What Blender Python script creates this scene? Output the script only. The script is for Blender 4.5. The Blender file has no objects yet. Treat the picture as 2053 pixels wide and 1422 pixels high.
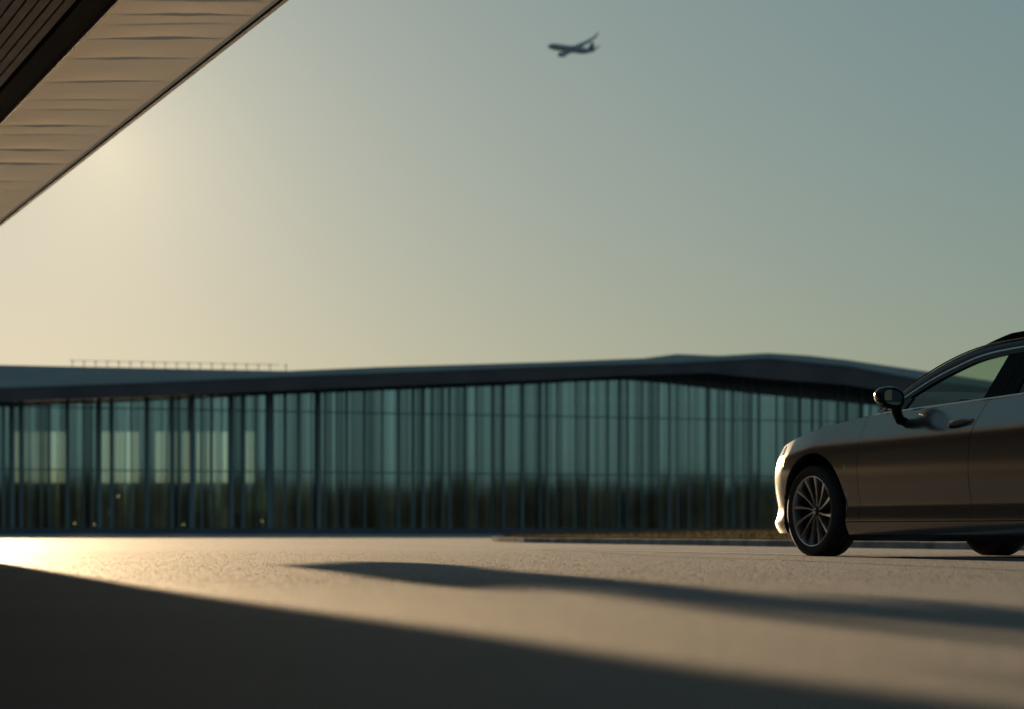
import bpy, bmesh, math, random
from mathutils import Vector, Matrix, noise
random.seed(7)
rad = math.radians
scn = bpy.context.scene
COL = scn.collection

# ------------------------------------------------------------------ camera
F = 5100.0; HY = 1066.0; CX = 1026.5; CH = 0.186      # focal length in photo pixels, horizon row, centre column, height
cam = bpy.data.cameras.new("camera"); camo = bpy.data.objects.new("camera", cam); COL.objects.link(camo)
cam.sensor_width = 36.0; cam.lens = F/2053.0*36.0
camo.location = (0, 0, CH); camo.rotation_euler = (rad(90), 0, 0)
cam.shift_y = (HY-711.0)/2053.0
cam.clip_start = 0.05; cam.clip_end = 6000
cam.dof.use_dof = True; cam.dof.focus_distance = 17.5; cam.dof.aperture_fstop = 2.7
scn.camera = camo

# ------------------------------------------------------------------ sky, sun, exposure
SX, SZ = -0.26, 0.1118                               # direction to the sun is (SX, 1, SZ)
sdir = Vector((SX, 1, SZ)).normalized()
s_el = math.asin(sdir.z); s_az = math.atan2(sdir.x, sdir.y)
wd = bpy.data.worlds.new("World"); scn.world = wd; wd.use_nodes = True
nt = wd.node_tree; nt.nodes.clear()
def N(t, **k):
    n = nt.nodes.new(t)
    for a, b in k.items(): setattr(n, a, b)
    return n
L = nt.links.new
out = N('ShaderNodeOutputWorld'); bg = N('ShaderNodeBackground'); bg.inputs[1].default_value = 0.05
sky = N('ShaderNodeTexSky', sky_type='NISHITA'); sky.sun_disc = False
sky.sun_elevation = s_el; sky.sun_rotation = s_az; sky.air_density = 1.0; sky.dust_density = 1.0; sky.ozone_density = 1.0; sky.altitude = 50

EXPO = 1.3
vm = N('ShaderNodeVectorMath', operation='SCALE'); vm.inputs['Scale'].default_value = 0.05
L(sky.outputs[0], vm.inputs[0])
sep = N('ShaderNodeSeparateColor'); L(vm.outputs[0], sep.inputs[0]); comb = N('ShaderNodeCombineColor')
k = 1.0/(0.05*2**EXPO)
for i, (a_, b_) in enumerate([(0.390, 0.57), (0.484, 0.455), (0.612, 0.545)]):   # hazy air: softer contrast than clear air
    p = N('ShaderNodeMath', operation='POWER'); L(sep.outputs[i], p.inputs[0]); p.inputs[1].default_value = b_
    m = N('ShaderNodeMath', operation='MULTIPLY'); L(p.outputs[0], m.inputs[0]); m.inputs[1].default_value = a_*k
    L(m.outputs[0], comb.inputs[i])
# aureole of bright haze around the low sun
tc = N('ShaderNodeTexCoord'); nv = N('ShaderNodeVectorMath', operation='NORMALIZE'); L(tc.outputs['Generated'], nv.inputs[0])
gd = Vector(((215-CX)/F, 1, (HY-300)/F)).normalized()
dp = N('ShaderNodeVectorMath', operation='DISTANCE'); L(nv.outputs[0], dp.inputs[0]); dp.inputs[1].default_value = gd
q = N('ShaderNodeMath', operation='DIVIDE'); L(dp.outputs['Value'], q.inputs[0]); q.inputs[1].default_value = 0.05
q2 = N('ShaderNodeMath', operation='MULTIPLY'); L(q.outputs[0], q2.inputs[0]); q2.inputs[1].default_value = -1.0
ex = N('ShaderNodeMath', operation='EXPONENT'); L(q2.outputs[0], ex.inputs[0])
gl = N('ShaderNodeVectorMath', operation='SCALE'); gl.inputs[0].default_value = (0.36*k, 0.265*k, 0.14*k); L(ex.outputs[0], gl.inputs['Scale'])
ad = N('ShaderNodeVectorMath', operation='ADD'); L(comb.outputs[0], ad.inputs[0]); L(gl.outputs[0], ad.inputs[1])
# the half of the sky away from the sun: clear and cool
dc = N('ShaderNodeMapRange'); dc.inputs['From Min'].default_value = .6; dc.inputs['From Max'].default_value = 1.6
ds = N('ShaderNodeVectorMath', operation='DISTANCE'); L(nv.outputs[0], ds.inputs[0]); ds.inputs[1].default_value = sdir
L(ds.outputs['Value'], dc.inputs['Value'])
cs_ = N('ShaderNodeVectorMath', operation='SCALE'); cs_.inputs[0].default_value = (0.065*k, 0.088*k, 0.15*k); L(dc.outputs[0], cs_.inputs['Scale'])
ad2 = N('ShaderNodeVectorMath', operation='ADD'); L(ad.outputs[0], ad2.inputs[0]); L(cs_.outputs[0], ad2.inputs[1])
L(ad2.outputs[0], bg.inputs[0]); L(bg.outputs[0], out.inputs[0])
scn.view_settings.view_transform = 'Standard'; scn.view_settings.look = 'None'
scn.view_settings.gamma = 1.0; scn.view_settings.use_curve_mapping = False
scn.view_settings.exposure = EXPO
sl = bpy.data.lights.new("sun", 'SUN'); so = bpy.data.objects.new("sun", sl); COL.objects.link(so)
sl.energy = 5.0; sl.angle = rad(0.2); sl.color = (1.0, 0.70, 0.395)
so.rotation_euler = sdir.to_track_quat('Z', 'Y').to_euler()

# ------------------------------------------------------------------ helpers
def px(x, y, Y):
    """world point seen at photo pixel (x, y) at depth Y"""
    return Vector(((x-CX)/F*Y, Y, CH+(HY-y)/F*Y))
def gp(x, y, z=0.0):
    """point of the ground plane z under photo pixel (x, y)"""
    Y = F*(CH-z)/(y-HY); return Vector(((x-CX)/F*Y, Y, z))
def lerp(a, b, t): return a+(b-a)*t
def pl(pts, x):
    """polyline value y(x) (points sorted by x)"""
    if x <= pts[0][0]: return pts[0][1]
    for (a, b), (c, d) in zip(pts, pts[1:]):
        if x <= c: return lerp(b, d, (x-a)/(c-a)) if c > a else d
    return pts[-1][1]
def smooth(pts, x):
    """Catmull-Rom through points sorted by x"""
    n = len(pts)
    if x <= pts[0][0]: return pts[0][1]
    if x >= pts[-1][0]: return pts[-1][1]
    for i in range(n-1):
        if x <= pts[i+1][0]:
            x0, y0 = pts[i]; x1, y1 = pts[i+1]
            m0 = (y1-pts[i-1][1])/(x1-pts[i-1][0]) if i > 0 else (y1-y0)/(x1-x0)
            m1 = (pts[i+2][1]-y0)/(pts[i+2][0]-x0) if i < n-2 else (y1-y0)/(x1-x0)
            h = x1-x0; t = (x-x0)/h
            return (2*t**3-3*t*t+1)*y0+(t**3-2*t*t+t)*h*m0+(-2*t**3+3*t*t)*y1+(t**3-t*t)*h*m1

class MB:
    def __init__(s): s.v = []; s.f = []; s.mi = []
    def add(s, vs, fs, mi=0):
        o = len(s.v); s.v += [tuple(v) for v in vs]; s.f += [tuple(i+o for i in f) for f in fs]; s.mi += [mi]*len(fs)
    def box(s, a, b, mi=0):
        x0, y0, z0 = a; x1, y1, z1 = b
        s.add([(x0,y0,z0),(x1,y0,z0),(x1,y1,z0),(x0,y1,z0),(x0,y0,z1),(x1,y0,z1),(x1,y1,z1),(x0,y1,z1)],
              [(0,3,2,1),(4,5,6,7),(0,1,5,4),(1,2,6,5),(2,3,7,6),(3,0,4,7)], mi)
    def hexa(s, p, mi=0):      # 4 bottom + 4 top points
        s.add(p, [(0,3,2,1),(4,5,6,7),(0,1,5,4),(1,2,6,5),(2,3,7,6),(3,0,4,7)], mi)
    def grid(s, P, nu, nv, mi=0, closed=False):
        """P(i, j) for i in 0..nu, j in 0..nv"""
        vs = [P(i, j) for i in range(nu+1) for j in range(nv+1)]
        fs = []
        for i in range(nu):
            for j in range(nv):
                a = i*(nv+1)+j; fs.append((a, a+nv+1, a+nv+2, a+1))
        s.add(vs, fs, mi)
    def tube(s, pts, r, n=8, mi=0, caps=True):
        pts = [Vector(p) for p in pts]; R = r if isinstance(r, (list, tuple)) else [r]*len(pts)
        vs = []; up = None
        for i, p in enumerate(pts):
            d = (pts[min(i+1, len(pts)-1)]-pts[max(i-1, 0)]).normalized()
            if up is None: up = Vector((0,0,1)) if abs(d.z) < .9 else Vector((1,0,0))
            a = d.cross(up).normalized(); b = a.cross(d).normalized(); up = b
            for k in range(n):
                t = 2*math.pi*k/n; vs.append(p+a*math.cos(t)*R[i]+b*math.sin(t)*R[i])
        fs = []
        for i in range(len(pts)-1):
            for k in range(n):
                k2 = (k+1) % n; fs.append((i*n+k, i*n+k2, (i+1)*n+k2, (i+1)*n+k))
        if caps: fs.append(tuple(range(n))[::-1]); fs.append(tuple((len(pts)-1)*n+k for k in range(n)))
        s.add(vs, fs, mi)
    def prism(s, poly, f0, f1, mi=0):
        """polygon (list of 2-tuples) mapped by f0 and f1 to two 3D outlines"""
        n = len(poly); vs = [f0(p) for p in poly]+[f1(p) for p in poly]
        fs = [tuple(range(n))[::-1], tuple(range(n, 2*n))]+[(i, (i+1) % n, n+(i+1) % n, n+i) for i in range(n)]
        s.add(vs, fs, mi)
    def lathe(s, prof, axis_y=True, n=48, mi=0):
        """prof: (radius, y) revolved about the y axis"""
        vs = []; m = len(prof)
        for k in range(n):
            t = 2*math.pi*k/n
            for r, y in prof: vs.append((r*math.cos(t), y, r*math.sin(t)))
        fs = []
        for k in range(n):
            k2 = (k+1) % n
            for j in range(m-1): fs.append((k*m+j, k*m+j+1, k2*m+j+1, k2*m+j))
        s.add(vs, fs, mi)
    def build(s, name, mats, parent=None, smooth=False, loc=None, angle=40, fix=True):
        me = bpy.data.meshes.new(name); me.from_pydata(s.v, [], s.f)
        if not isinstance(mats, (list, tuple)): mats = [mats]
        for m in mats: me.materials.append(m)
        me.polygons.foreach_set('material_index', s.mi)
        bm = bmesh.new(); bm.from_mesh(me)
        bmesh.ops.remove_doubles(bm, verts=bm.verts, dist=1e-5)
        if fix: bmesh.ops.recalc_face_normals(bm, faces=bm.faces)
        bm.to_mesh(me); bm.free()
        if smooth:
            me.polygons.foreach_set('use_smooth', [True]*len(me.polygons))
            me.set_sharp_from_angle(angle=rad(angle))
        me.update()
        o = bpy.data.objects.new(name, me); COL.objects.link(o)
        if parent: o.parent = parent
        if loc: o.location = loc
        return o
def empty(name, loc=(0,0,0), rz=0, parent=None):
    o = bpy.data.objects.new(name, None); COL.objects.link(o); o.location = loc; o.rotation_euler = (0,0,rz)
    if parent: o.parent = parent
    return o
def tag(o, label=None, cat=None, group=None, kind=None):
    if label: o['label'] = label
    if cat: o['category'] = cat
    if group: o['group'] = group
    if kind: o['kind'] = kind
    return o

# ------------------------------------------------------------------ materials
def mat(name, col, rough=0.5, metal=0.0, spec=0.5, coat=0.0, noise_amt=0.0, nscale=5.0, bump=0.0, bscale=50.0, emis=None, coat_rough=0.03):
    m = bpy.data.materials.new(name); m.use_nodes = True; t = m.node_tree; b = t.nodes['Principled BSDF']
    b.inputs['Base Color'].default_value = (*col, 1); b.inputs['Roughness'].default_value = rough
    b.inputs['Metallic'].default_value = metal; b.inputs['Specular IOR Level'].default_value = spec
    b.inputs['Coat Weight'].default_value = coat; b.inputs['Coat Roughness'].default_value = coat_rough
    if emis: b.inputs['Emission Color'].default_value = (*emis[0], 1); b.inputs['Emission Strength'].default_value = emis[1]
    tc = t.nodes.new('ShaderNodeTexCoord')
    if noise_amt:
        n = t.nodes.new('ShaderNodeTexNoise'); n.inputs['Scale'].default_value = nscale; n.inputs['Detail'].default_value = 6
        t.links.new(tc.outputs['Object'], n.inputs['Vector'])
        r = t.nodes.new('ShaderNodeMapRange'); r.inputs['From Min'].default_value = .3; r.inputs['From Max'].default_value = .7
        r.inputs['To Min'].default_value = 1-noise_amt; r.inputs['To Max'].default_value = 1+noise_amt
        t.links.new(n.outputs['Fac'], r.inputs['Value'])
        v = t.nodes.new('ShaderNodeVectorMath'); v.operation = 'SCALE'; v.inputs[0].default_value = col
        t.links.new(r.outputs[0], v.inputs['Scale']); t.links.new(v.outputs[0], b.inputs['Base Color'])
    if bump:
        n = t.nodes.new('ShaderNodeTexNoise'); n.inputs['Scale'].default_value = bscale; n.inputs['Detail'].default_value = 4
        t.links.new(tc.outputs['Object'], n.inputs['Vector'])
        bp = t.nodes.new('ShaderNodeBump'); bp.inputs['Strength'].default_value = bump; bp.inputs['Distance'].default_value = 0.01
        t.links.new(n.outputs['Fac'], bp.inputs['Height']); t.links.new(bp.outputs[0], b.inputs['Normal'])
    return m

def asphalt(name, lo, hi, rough=0.5, spec=0.5, bstr=0.6):
    m = bpy.data.materials.new(name); m.use_nodes = True; t = m.node_tree; b = t.nodes['Principled BSDF']
    nn = t.nodes.new; lk = t.links.new
    g = nn('ShaderNodeNewGeometry')
    def noise_(scale, detail=4, rough_=.55):
        n = nn('ShaderNodeTexNoise'); n.inputs['Scale'].default_value = scale; n.inputs['Detail'].default_value = detail
        n.inputs['Roughness'].default_value = rough_; lk(g.outputs['Position'], n.inputs['Vector']); return n
    fine = noise_(90, 3); coarse = noise_(0.6, 5); mid = noise_(9, 4)
    vor = nn('ShaderNodeTexVoronoi'); vor.inputs['Scale'].default_value = 48; lk(g.outputs['Position'], vor.inputs['Vector'])
    cr = nn('ShaderNodeMapRange'); cr.inputs['From Min'].default_value = .35; cr.inputs['From Max'].default_value = .65; lk(coarse.outputs['Fac'], cr.inputs['Value'])
    mr = nn('ShaderNodeMapRange'); mr.inputs['From Min'].default_value = .3; mr.inputs['From Max'].default_value = .7; lk(mid.outputs['Fac'], mr.inputs['Value'])
    a1 = nn('ShaderNodeMath'); a1.operation = 'MULTIPLY'; lk(cr.outputs[0], a1.inputs[0]); a1.inputs[1].default_value = .35
    a2 = nn('ShaderNodeMath'); a2.operation = 'MULTIPLY_ADD'; lk(mr.outputs[0], a2.inputs[0]); a2.inputs[1].default_value = .2; lk(a1.outputs[0], a2.inputs[2])
    sv = nn('ShaderNodeSeparateColor'); lk(vor.outputs['Color'], sv.inputs[0])
    a3 = nn('ShaderNodeMath'); a3.operation = 'MULTIPLY_ADD'; lk(sv.outputs[0], a3.inputs[0]); a3.inputs[1].default_value = .45; lk(a2.outputs[0], a3.inputs[2])
    mx = nn('ShaderNodeMix'); mx.data_type = 'RGBA'; mx.inputs[6].default_value = (*lo, 1); mx.inputs[7].default_value = (*hi, 1)
    lk(a3.outputs[0], mx.inputs[0]); lk(mx.outputs[2], b.inputs['Base Color'])
    rr = nn('ShaderNodeMapRange'); lk(mid.outputs['Fac'], rr.inputs['Value']); rr.inputs['To Min'].default_value = rough-.08; rr.inputs['To Max'].default_value = rough+.08
    lk(rr.outputs[0], b.inputs['Roughness']); b.inputs['Specular IOR Level'].default_value = spec
    ht = nn('ShaderNodeMath'); ht.operation = 'MULTIPLY_ADD'; lk(vor.outputs['Distance'], ht.inputs[0]); ht.inputs[1].default_value = -1.2; lk(fine.outputs['Fac'], ht.inputs[2])
    bp = nn('ShaderNodeBump'); bp.inputs['Strength'].default_value = bstr; bp.inputs['Distance'].default_value = 0.006
    lk(ht.outputs[0], bp.inputs['Height'])
    bp2 = nn('ShaderNodeBump'); bp2.inputs['Strength'].default_value = .25; bp2.inputs['Distance'].default_value = 0.03
    lk(mid.outputs['Fac'], bp2.inputs['Height']); lk(bp.outputs[0], bp2.inputs['Normal']); lk(bp2.outputs[0], b.inputs['Normal'])
    return m

M = {}
M['asphalt'] = asphalt('asphalt', (.050,.054,.066), (.135,.133,.135), rough=.62, spec=.55)
M['grit'] = mat('grit', (.16,.15,.13), .6, spec=.4, noise_amt=.6, nscale=60)
M['seam'] = mat('seam_tar', (.02,.02,.02), .6)
M['paint_line'] = asphalt('worn_line_paint', (.40,.39,.35), (.60,.58,.52), bstr=.3)
M['kerb'] = mat('kerb_concrete', (.24,.23,.21), .9, spec=0, noise_amt=.35, nscale=3, bump=.5, bscale=60)
M['grass'] = mat('dry_grass', (.15,.105,.05), .95, spec=0, noise_amt=.35, nscale=2, bump=.3, bscale=30)
M['paint'] = mat('metallic_paint', (.30,.280,.262), .20, metal=.88, coat=.15, noise_amt=.03, nscale=400)
M['black'] = mat('black_plastic', (.012,.012,.013), .35)
M['satin'] = mat('gloss_black', (.006,.006,.007), .18, spec=.25)
M['matt'] = mat('matt_black', (.006,.006,.007), .7, spec=.1)
M['railing'] = mat('grey_railing', (.55,.52,.45), .6)
M['rubber'] = mat('tyre_rubber', (.018,.017,.017), .75, bump=.15, bscale=200)
M['chrome'] = mat('satin_chrome', (.62,.62,.64), .22, metal=1)
M['alloy'] = mat('alloy', (.72,.68,.66), .28, metal=1)
M['alloy_dark'] = mat('dark_alloy', (.02,.018,.018), .4, metal=.6)
M['cloth'] = mat('dark_upholstery', (.02,.02,.022), .9)
M['roof_metal'] = mat('standing_seam_roof', (.17,.185,.17), .7, spec=.2, metal=0, noise_amt=.1, nscale=.3)
M['fascia'] = mat('dark_fascia', (.095,.080,.078), .8, spec=.1, noise_amt=.15, nscale=.4)
M['mullion'] = mat('dark_green_mullion', (.115,.150,.140), .7, spec=.2)
M['mullion_lt'] = mat('grey_blue_mullion', (.15,.185,.18), .7, spec=.2)
M['plinth'] = mat('blue_grey_plinth', (.06,.07,.085), .8, noise_amt=.15, nscale=.5)
M['interior'] = mat('interior_wall', (.20,.19,.16), .8, noise_amt=.2, nscale=.4)
M['concrete'] = mat('concrete', (.25,.24,.22), .8, noise_amt=.15, nscale=1.5, bump=.2, bscale=20)
M['fabric'] = mat('pale_membrane', (.80,.75,.68), .8, spec=.2, noise_amt=.03, nscale=2)
M['trim'] = mat('painted_trim', (.30,.26,.23), .5, noise_amt=.05, nscale=4)
M['beam'] = mat('black_beam', (.01,.009,.01), .95, spec=.05)
M['slat'] = mat('bronze_slat', (.22,.205,.205), .8, spec=.15, noise_amt=.1, nscale=3)
M['aircraft'] = mat('aircraft_grey', (.26,.27,.27), .9, spec=0, noise_amt=.1, nscale=.2)
M['leaf'] = mat('leaf', (.022,.023,.024), .9, spec=0)

# the membrane lets a little daylight through
t = M['fabric'].node_tree; b_ = t.nodes['Principled BSDF']; o_ = [n for n in t.nodes if n.type == 'OUTPUT_MATERIAL'][0]
tl = t.nodes.new('ShaderNodeBsdfTranslucent'); tl.inputs[0].default_value = (.95,.76,.55,1); ms = t.nodes.new('ShaderNodeMixShader'); ms.inputs[0].default_value = .25
t.links.new(b_.outputs[0], ms.inputs[1]); t.links.new(tl.outputs[0], ms.inputs[2]); t.links.new(ms.outputs[0], o_.inputs[0])
def glass(name, tint, reflect, gtint=(1,1,1), rough=0.0, vary=0.0, frit=False, rmax=1.0):
    """thin glass: part tinted see-through, part mirror, stronger at grazing angles"""
    m = bpy.data.materials.new(name); m.use_nodes = True; t = m.node_tree; t.nodes.clear(); nn = t.nodes.new; lk = t.links.new
    o = nn('ShaderNodeOutputMaterial'); tr = nn('ShaderNodeBsdfTransparent'); gl = nn('ShaderNodeBsdfGlossy')
    tr.inputs[0].default_value = (*tint, 1); gl.inputs[0].default_value = (*gtint, 1); gl.inputs['Roughness'].default_value = rough
    lw = nn('ShaderNodeLayerWeight'); lw.inputs['Blend'].default_value = .25
    r = nn('ShaderNodeMapRange'); r.inputs['To Min'].default_value = reflect; r.inputs['To Max'].default_value = rmax
    lk(lw.outputs['Fresnel'], r.inputs['Value'])
    mx = nn('ShaderNodeMixShader'); lk(r.outputs[0], mx.inputs[0]); lk(tr.outputs[0], mx.inputs[1]); lk(gl.outputs[0], mx.inputs[2]); lk(mx.outputs[0], o.inputs[0])
    if frit:      # vertical fritted bands printed on the glass
        tc = nn('ShaderNodeNewGeometry'); vm_ = nn('ShaderNodeVectorMath'); vm_.operation = 'MULTIPLY'; vm_.inputs[1].default_value = (1, 1, .0015)
        lk(tc.outputs['Position'], vm_.inputs[0]); nz_ = nn('ShaderNodeTexNoise'); nz_.inputs['Scale'].default_value = 1.9; nz_.inputs['Detail'].default_value = 3; lk(vm_.outputs[0], nz_.inputs['Vector'])
        fr = nn('ShaderNodeMapRange'); fr.inputs['From Min'].default_value = .36; fr.inputs['From Max'].default_value = .64; fr.inputs['To Min'].default_value = .5; fr.inputs['To Max'].default_value = 1.4; lk(nz_.outputs['Fac'], fr.inputs['Value'])
    if vary:      # panes come from different batches: each object its own shade
        oi = nn('ShaderNodeObjectInfo')
        for sh, c in ((tr, tint), (gl, gtint)):
            rr = nn('ShaderNodeMapRange'); rr.inputs['To Min'].default_value = 1-vary; rr.inputs['To Max'].default_value = 1+vary*.7; lk(oi.outputs['Random'], rr.inputs['Value'])
            v = nn('ShaderNodeVectorMath'); v.operation = 'SCALE'; v.inputs[0].default_value = c; lk(rr.outputs[0], v.inputs['Scale'])
            if frit:
                v2 = nn('ShaderNodeVectorMath'); v2.operation = 'SCALE'; lk(v.outputs[0], v2.inputs[0]); lk(fr.outputs[0], v2.inputs['Scale']); v = v2
            lk(v.outputs[0], sh.inputs[0])
    return m
M['car_glass'] = glass('car_glass', (.78,.88,.72), .04, rmax=.5)
M['wind_glass'] = glass('windscreen_glass', (.80,.88,.80), .03, rmax=.3)
M['pane'] = glass('teal_glass', (.26,.40,.36), .5, (.40,.57,.545), .05, .2, True)

# ------------------------------------------------------------------ ground
mb = MB()
mb.add([(-900,-700,0),(900,-700,0),(900,1500,0),(-900,1500,0)], [(0,1,2,3)])
tag(mb.build('ground', M['asphalt']), kind='structure')

def strip(name, pts, w, z, m):
    mb = MB(); pts = [Vector(p) for p in pts]; L_, R_ = [], []
    for i, p in enumerate(pts):
        d = (pts[min(i+1, len(pts)-1)]-pts[max(i-1, 0)]).normalized(); n = Vector((-d.y, d.x, 0))
        L_.append((p.x+n.x*w/2, p.y+n.y*w/2, z)); R_.append((p.x-n.x*w/2, p.y-n.y*w/2, z))
    n = len(pts); mb.add(L_+R_, [(i, n+i, n+i+1, i+1) for i in range(n-1)])
    return mb.build(name, m)
seam = [gp(1080,1103.5), gp(1200,1108), gp(1300,1114), gp(1570,1123), gp(1800,1133), gp(2053,1144.5), gp(2600,1168)]
tag(strip('pavement_seam', seam, .05, .004, M['seam']), kind='structure')
tag(strip('pavement_seam', [gp(560,1085), gp(760,1091), gp(1080,1103.5)], .04, .004, M['seam']), kind='structure')
line = [gp(1085,1101.5), gp(1300,1106.5), gp(1620,1114), gp(2053,1123.5), gp(2600,1137)]
tag(strip('road_marking', line, .10, .008, M['paint_line']), kind='structure')
tag(strip('road_marking', [gp(1085,1098), gp(1190,1100), gp(1330,1102)], .12, .008, M['paint_line']), kind='structure')

# loose chips and raised aggregate of the worn surface, as far as they can be told apart
ra = random.Random(9); mb = MB()
for k in range(110000):
    Y = 5.5*(30/5.5)**(ra.random()**.9); X = ra.uniform(-.235, .235)*Y
    a = ra.uniform(.0018, .0040)*min(1, (Y-5.5)/5+.15, (30-Y)/9+.1); h = a*ra.uniform(.3, .65); th = ra.random()*3; c, s_ = math.cos(th)*a, math.sin(th)*a
    j1, j2 = ra.uniform(-.3, .3)*a, ra.uniform(-.3, .3)*a
    mb.add([(X+c,Y+s_,-.0005),(X-s_,Y+c,-.0005),(X-c,Y-s_,-.0005),(X+s_,Y-c,-.0005),(X+j1,Y+j2,h)], [(0,1,4),(1,2,4),(2,3,4),(3,0,4)])
tag(mb.build('asphalt_grit', M['grit'], fix=False), 'fine loose grit and raised aggregate on the asphalt', 'grit', kind='stuff')

# kerb and the dry grass verge behind it
KP = [Vector((3.0, 98, 0)), Vector((.9, 74, 0)), Vector((-.05, 58, 0)), Vector((-.4, 50, 0)), Vector((-.25, 45.4, 0)), Vector((.2, 42.1, 0)), Vector((4.6, 26.2, 0)), Vector((9.5, 8.6, 0))]
mb = MB(); KH = .09
def knorm(i):
    d = (KP[min(i+1, len(KP)-1)]-KP[max(i-1, 0)]).normalized(); return Vector((-d.y, d.x, 0)) * (1 if d.x*-1 < 0 else 1)
inner = [p+knorm(i)*.18 for i, p in enumerate(KP)]
prof = lambda p, q: [p, p+Vector((0,0,KH*.8)), lerp(p, q, .2)+Vector((0,0,KH)), q+Vector((0,0,KH)), q]
for i in range(len(KP)-1):
    seg = max(1, int((KP[i+1]-KP[i]).length/1.0))
    for s_ in range(seg):
        a0, a1 = (s_+.006)/seg, (s_+.994)/seg
        jz = random.uniform(-.004, .004)
        A = prof(lerp(KP[i], KP[i+1], a0), lerp(inner[i], inner[i+1], a0)); B = prof(lerp(KP[i], KP[i+1], a1), lerp(inner[i], inner[i+1], a1))
        for v in A[1:4]+B[1:4]: v.z += jz
        mb.add(A+B, [(0,5,6,1),(1,6,7,2),(2,7,8,3),(3,8,9,4),(0,1,2,3,4),(5,9,8,7,6)])
tag(mb.build('kerb', M['kerb']), kind='structure')
mb = MB()
nu, nv = 60, 26
cum = [0]
for a, b in zip(inner, inner[1:]): cum.append(cum[-1]+(b-a).length)
def along(t):
    L0 = t*cum[-1]
    for i in range(len(inner)-1):
        if L0 <= cum[i+1]+1e-6:
            f_ = (L0-cum[i])/(cum[i+1]-cum[i]); return lerp(inner[i], inner[i+1], f_)
def bermP(i, j):
    p = along(i/nu); v = (j/nv)**1.5
    far = Vector((p.x+28*v+(0 if i else 0), p.y+46*v, 0))
    h = KH+.012+.20*math.sin(min(1, v*1.5)*math.pi/2)*min(1, i/9)+.03*noise.noise(Vector((far.x*.3, far.y*.3, 0)))*(1 if j else 0)
    far.z = h if j < nv else 0.0
    return far
mb.grid(bermP, nu, nv)
tag(mb.build('verge', M['grass'], smooth=True), kind='structure')
# grass blades along the verge
rb = random.Random(3); mb = MB()
for k in range(26000):
    i = rb.random()*nu; j = (rb.random()**.8)*18
    p = lerp(bermP(int(i), int(j)), bermP(min(nu, int(i)+1), min(nv, int(j)+1)), rb.random())
    if p.x/p.y > .5 or p.y < 2: continue
    h = rb.uniform(.03, .085); a = rb.random()*math.pi; w = .006; dx, dy = math.cos(a)*w, math.sin(a)*w
    tx, ty = rb.uniform(-.03, .03), rb.uniform(-.03, .03)
    mb.add([(p.x-dx, p.y-dy, p.z-.01), (p.x+dx, p.y+dy, p.z-.01), (p.x+tx, p.y+ty, p.z+h)], [(0,1,2)])
tag(mb.build('dry_grass', M['grass'], fix=False), 'low dry brown grass on the verge behind the kerb', 'grass', kind='stuff')

# ------------------------------------------------------------------ terminal building
Y0, SL = 187.6, .408                                  # facade line Y = Y0 + SL*X
def fpt(x, y, back=0.0):
    qx = (x-CX)/F; Y = (Y0+back)/(1-SL*qx); return Vector((qx*Y, Y, CH+(HY-y)/F*Y))
def fz(x, z, back=0.0):
    qx = (x-CX)/F; Y = (Y0+back)/(1-SL*qx); return Vector((qx*Y, Y, z))
bl = empty('terminal_building', (0, Y0, 0))
tag(bl, 'long low glass-fronted terminal building with dark overhanging roof behind the forecourt', 'building')
def bpart(mb, name, m, parent=None, sm=False):
    o = mb.build(name, m, smooth=sm)
    o.data.transform(Matrix.Translation(-bl.location)); o.parent = parent or bl; return o
GT = [(-260,818),(0,808),(300,798),(600,784),(1100,764),(1250,762),(1350,771),(1500,789),(1680,806),(1760,814),(1900,828),(2350,868)]   # glass top
SB = [(-260,818),(0,808),(300,798),(600,784),(1100,764),(1250,756),(1420,750),(1540,762),(1700,774),(1900,806),(2350,850)]            # soffit bottom
FT = [(-260,788),(0,778),(300,767),(600,754),(1100,735),(1360,727),(1540,718),(1700,734),(1870,765),(2350,815)]                        # fascia top
RT = [(-260,722),(0,732),(575,744),(760,736),(1100,726),(1290,718.5),(1357,710),(1440,713.5),(1540,708),(1620,713),(1700,722),(1860,745),(2000,766),(2350,815)]  # ridge
XS = sorted(set([x for l in (GT,SB,FT,RT) for x, _ in l]+list(range(-260, 2351, 45))))
# roof slope, fascia and soffit
mb = MB()
def rback(x): return -4+max(1.5, (pl(FT, x)-pl(RT, x))*.036*6.0)
mb.grid(lambda i, j: lerp(fpt(XS[i], pl(FT, XS[i]), -4), fpt(XS[i], pl(RT, XS[i]), rback(XS[i])), j/3), len(XS)-1, 3)
mb.grid(lambda i, j: lerp(fpt(XS[i], pl(RT, XS[i]), rback(XS[i])), fz(XS[i], 9.8, 60), j), len(XS)-1, 1)
roof = bpart(mb, 'roof', M['roof_metal'])
mb = MB()
mb.grid(lambda i, j: fpt(XS[i], lerp(pl(FT, XS[i])+1.2, pl(SB, XS[i])-2, j), -4.05+.0*j), len(XS)-1, 1)
mb.grid(lambda i, j: lerp(fpt(XS[i], pl(SB, XS[i])-2, -4.05), fpt(XS[i], pl(SB, XS[i])-5, .6), j), len(XS)-1, 1)
bpart(mb, 'fascia', M['fascia'], roof)
mb = MB()
mb.grid(lambda i, j: lerp(fpt(XS[i], pl(FT, XS[i])-1.5, -4.2), fpt(XS[i], pl(FT, XS[i])+1.5, -4.2), j), len(XS)-1, 1)
bpart(mb, 'roof_edge', M['mullion_lt'], roof)
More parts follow.
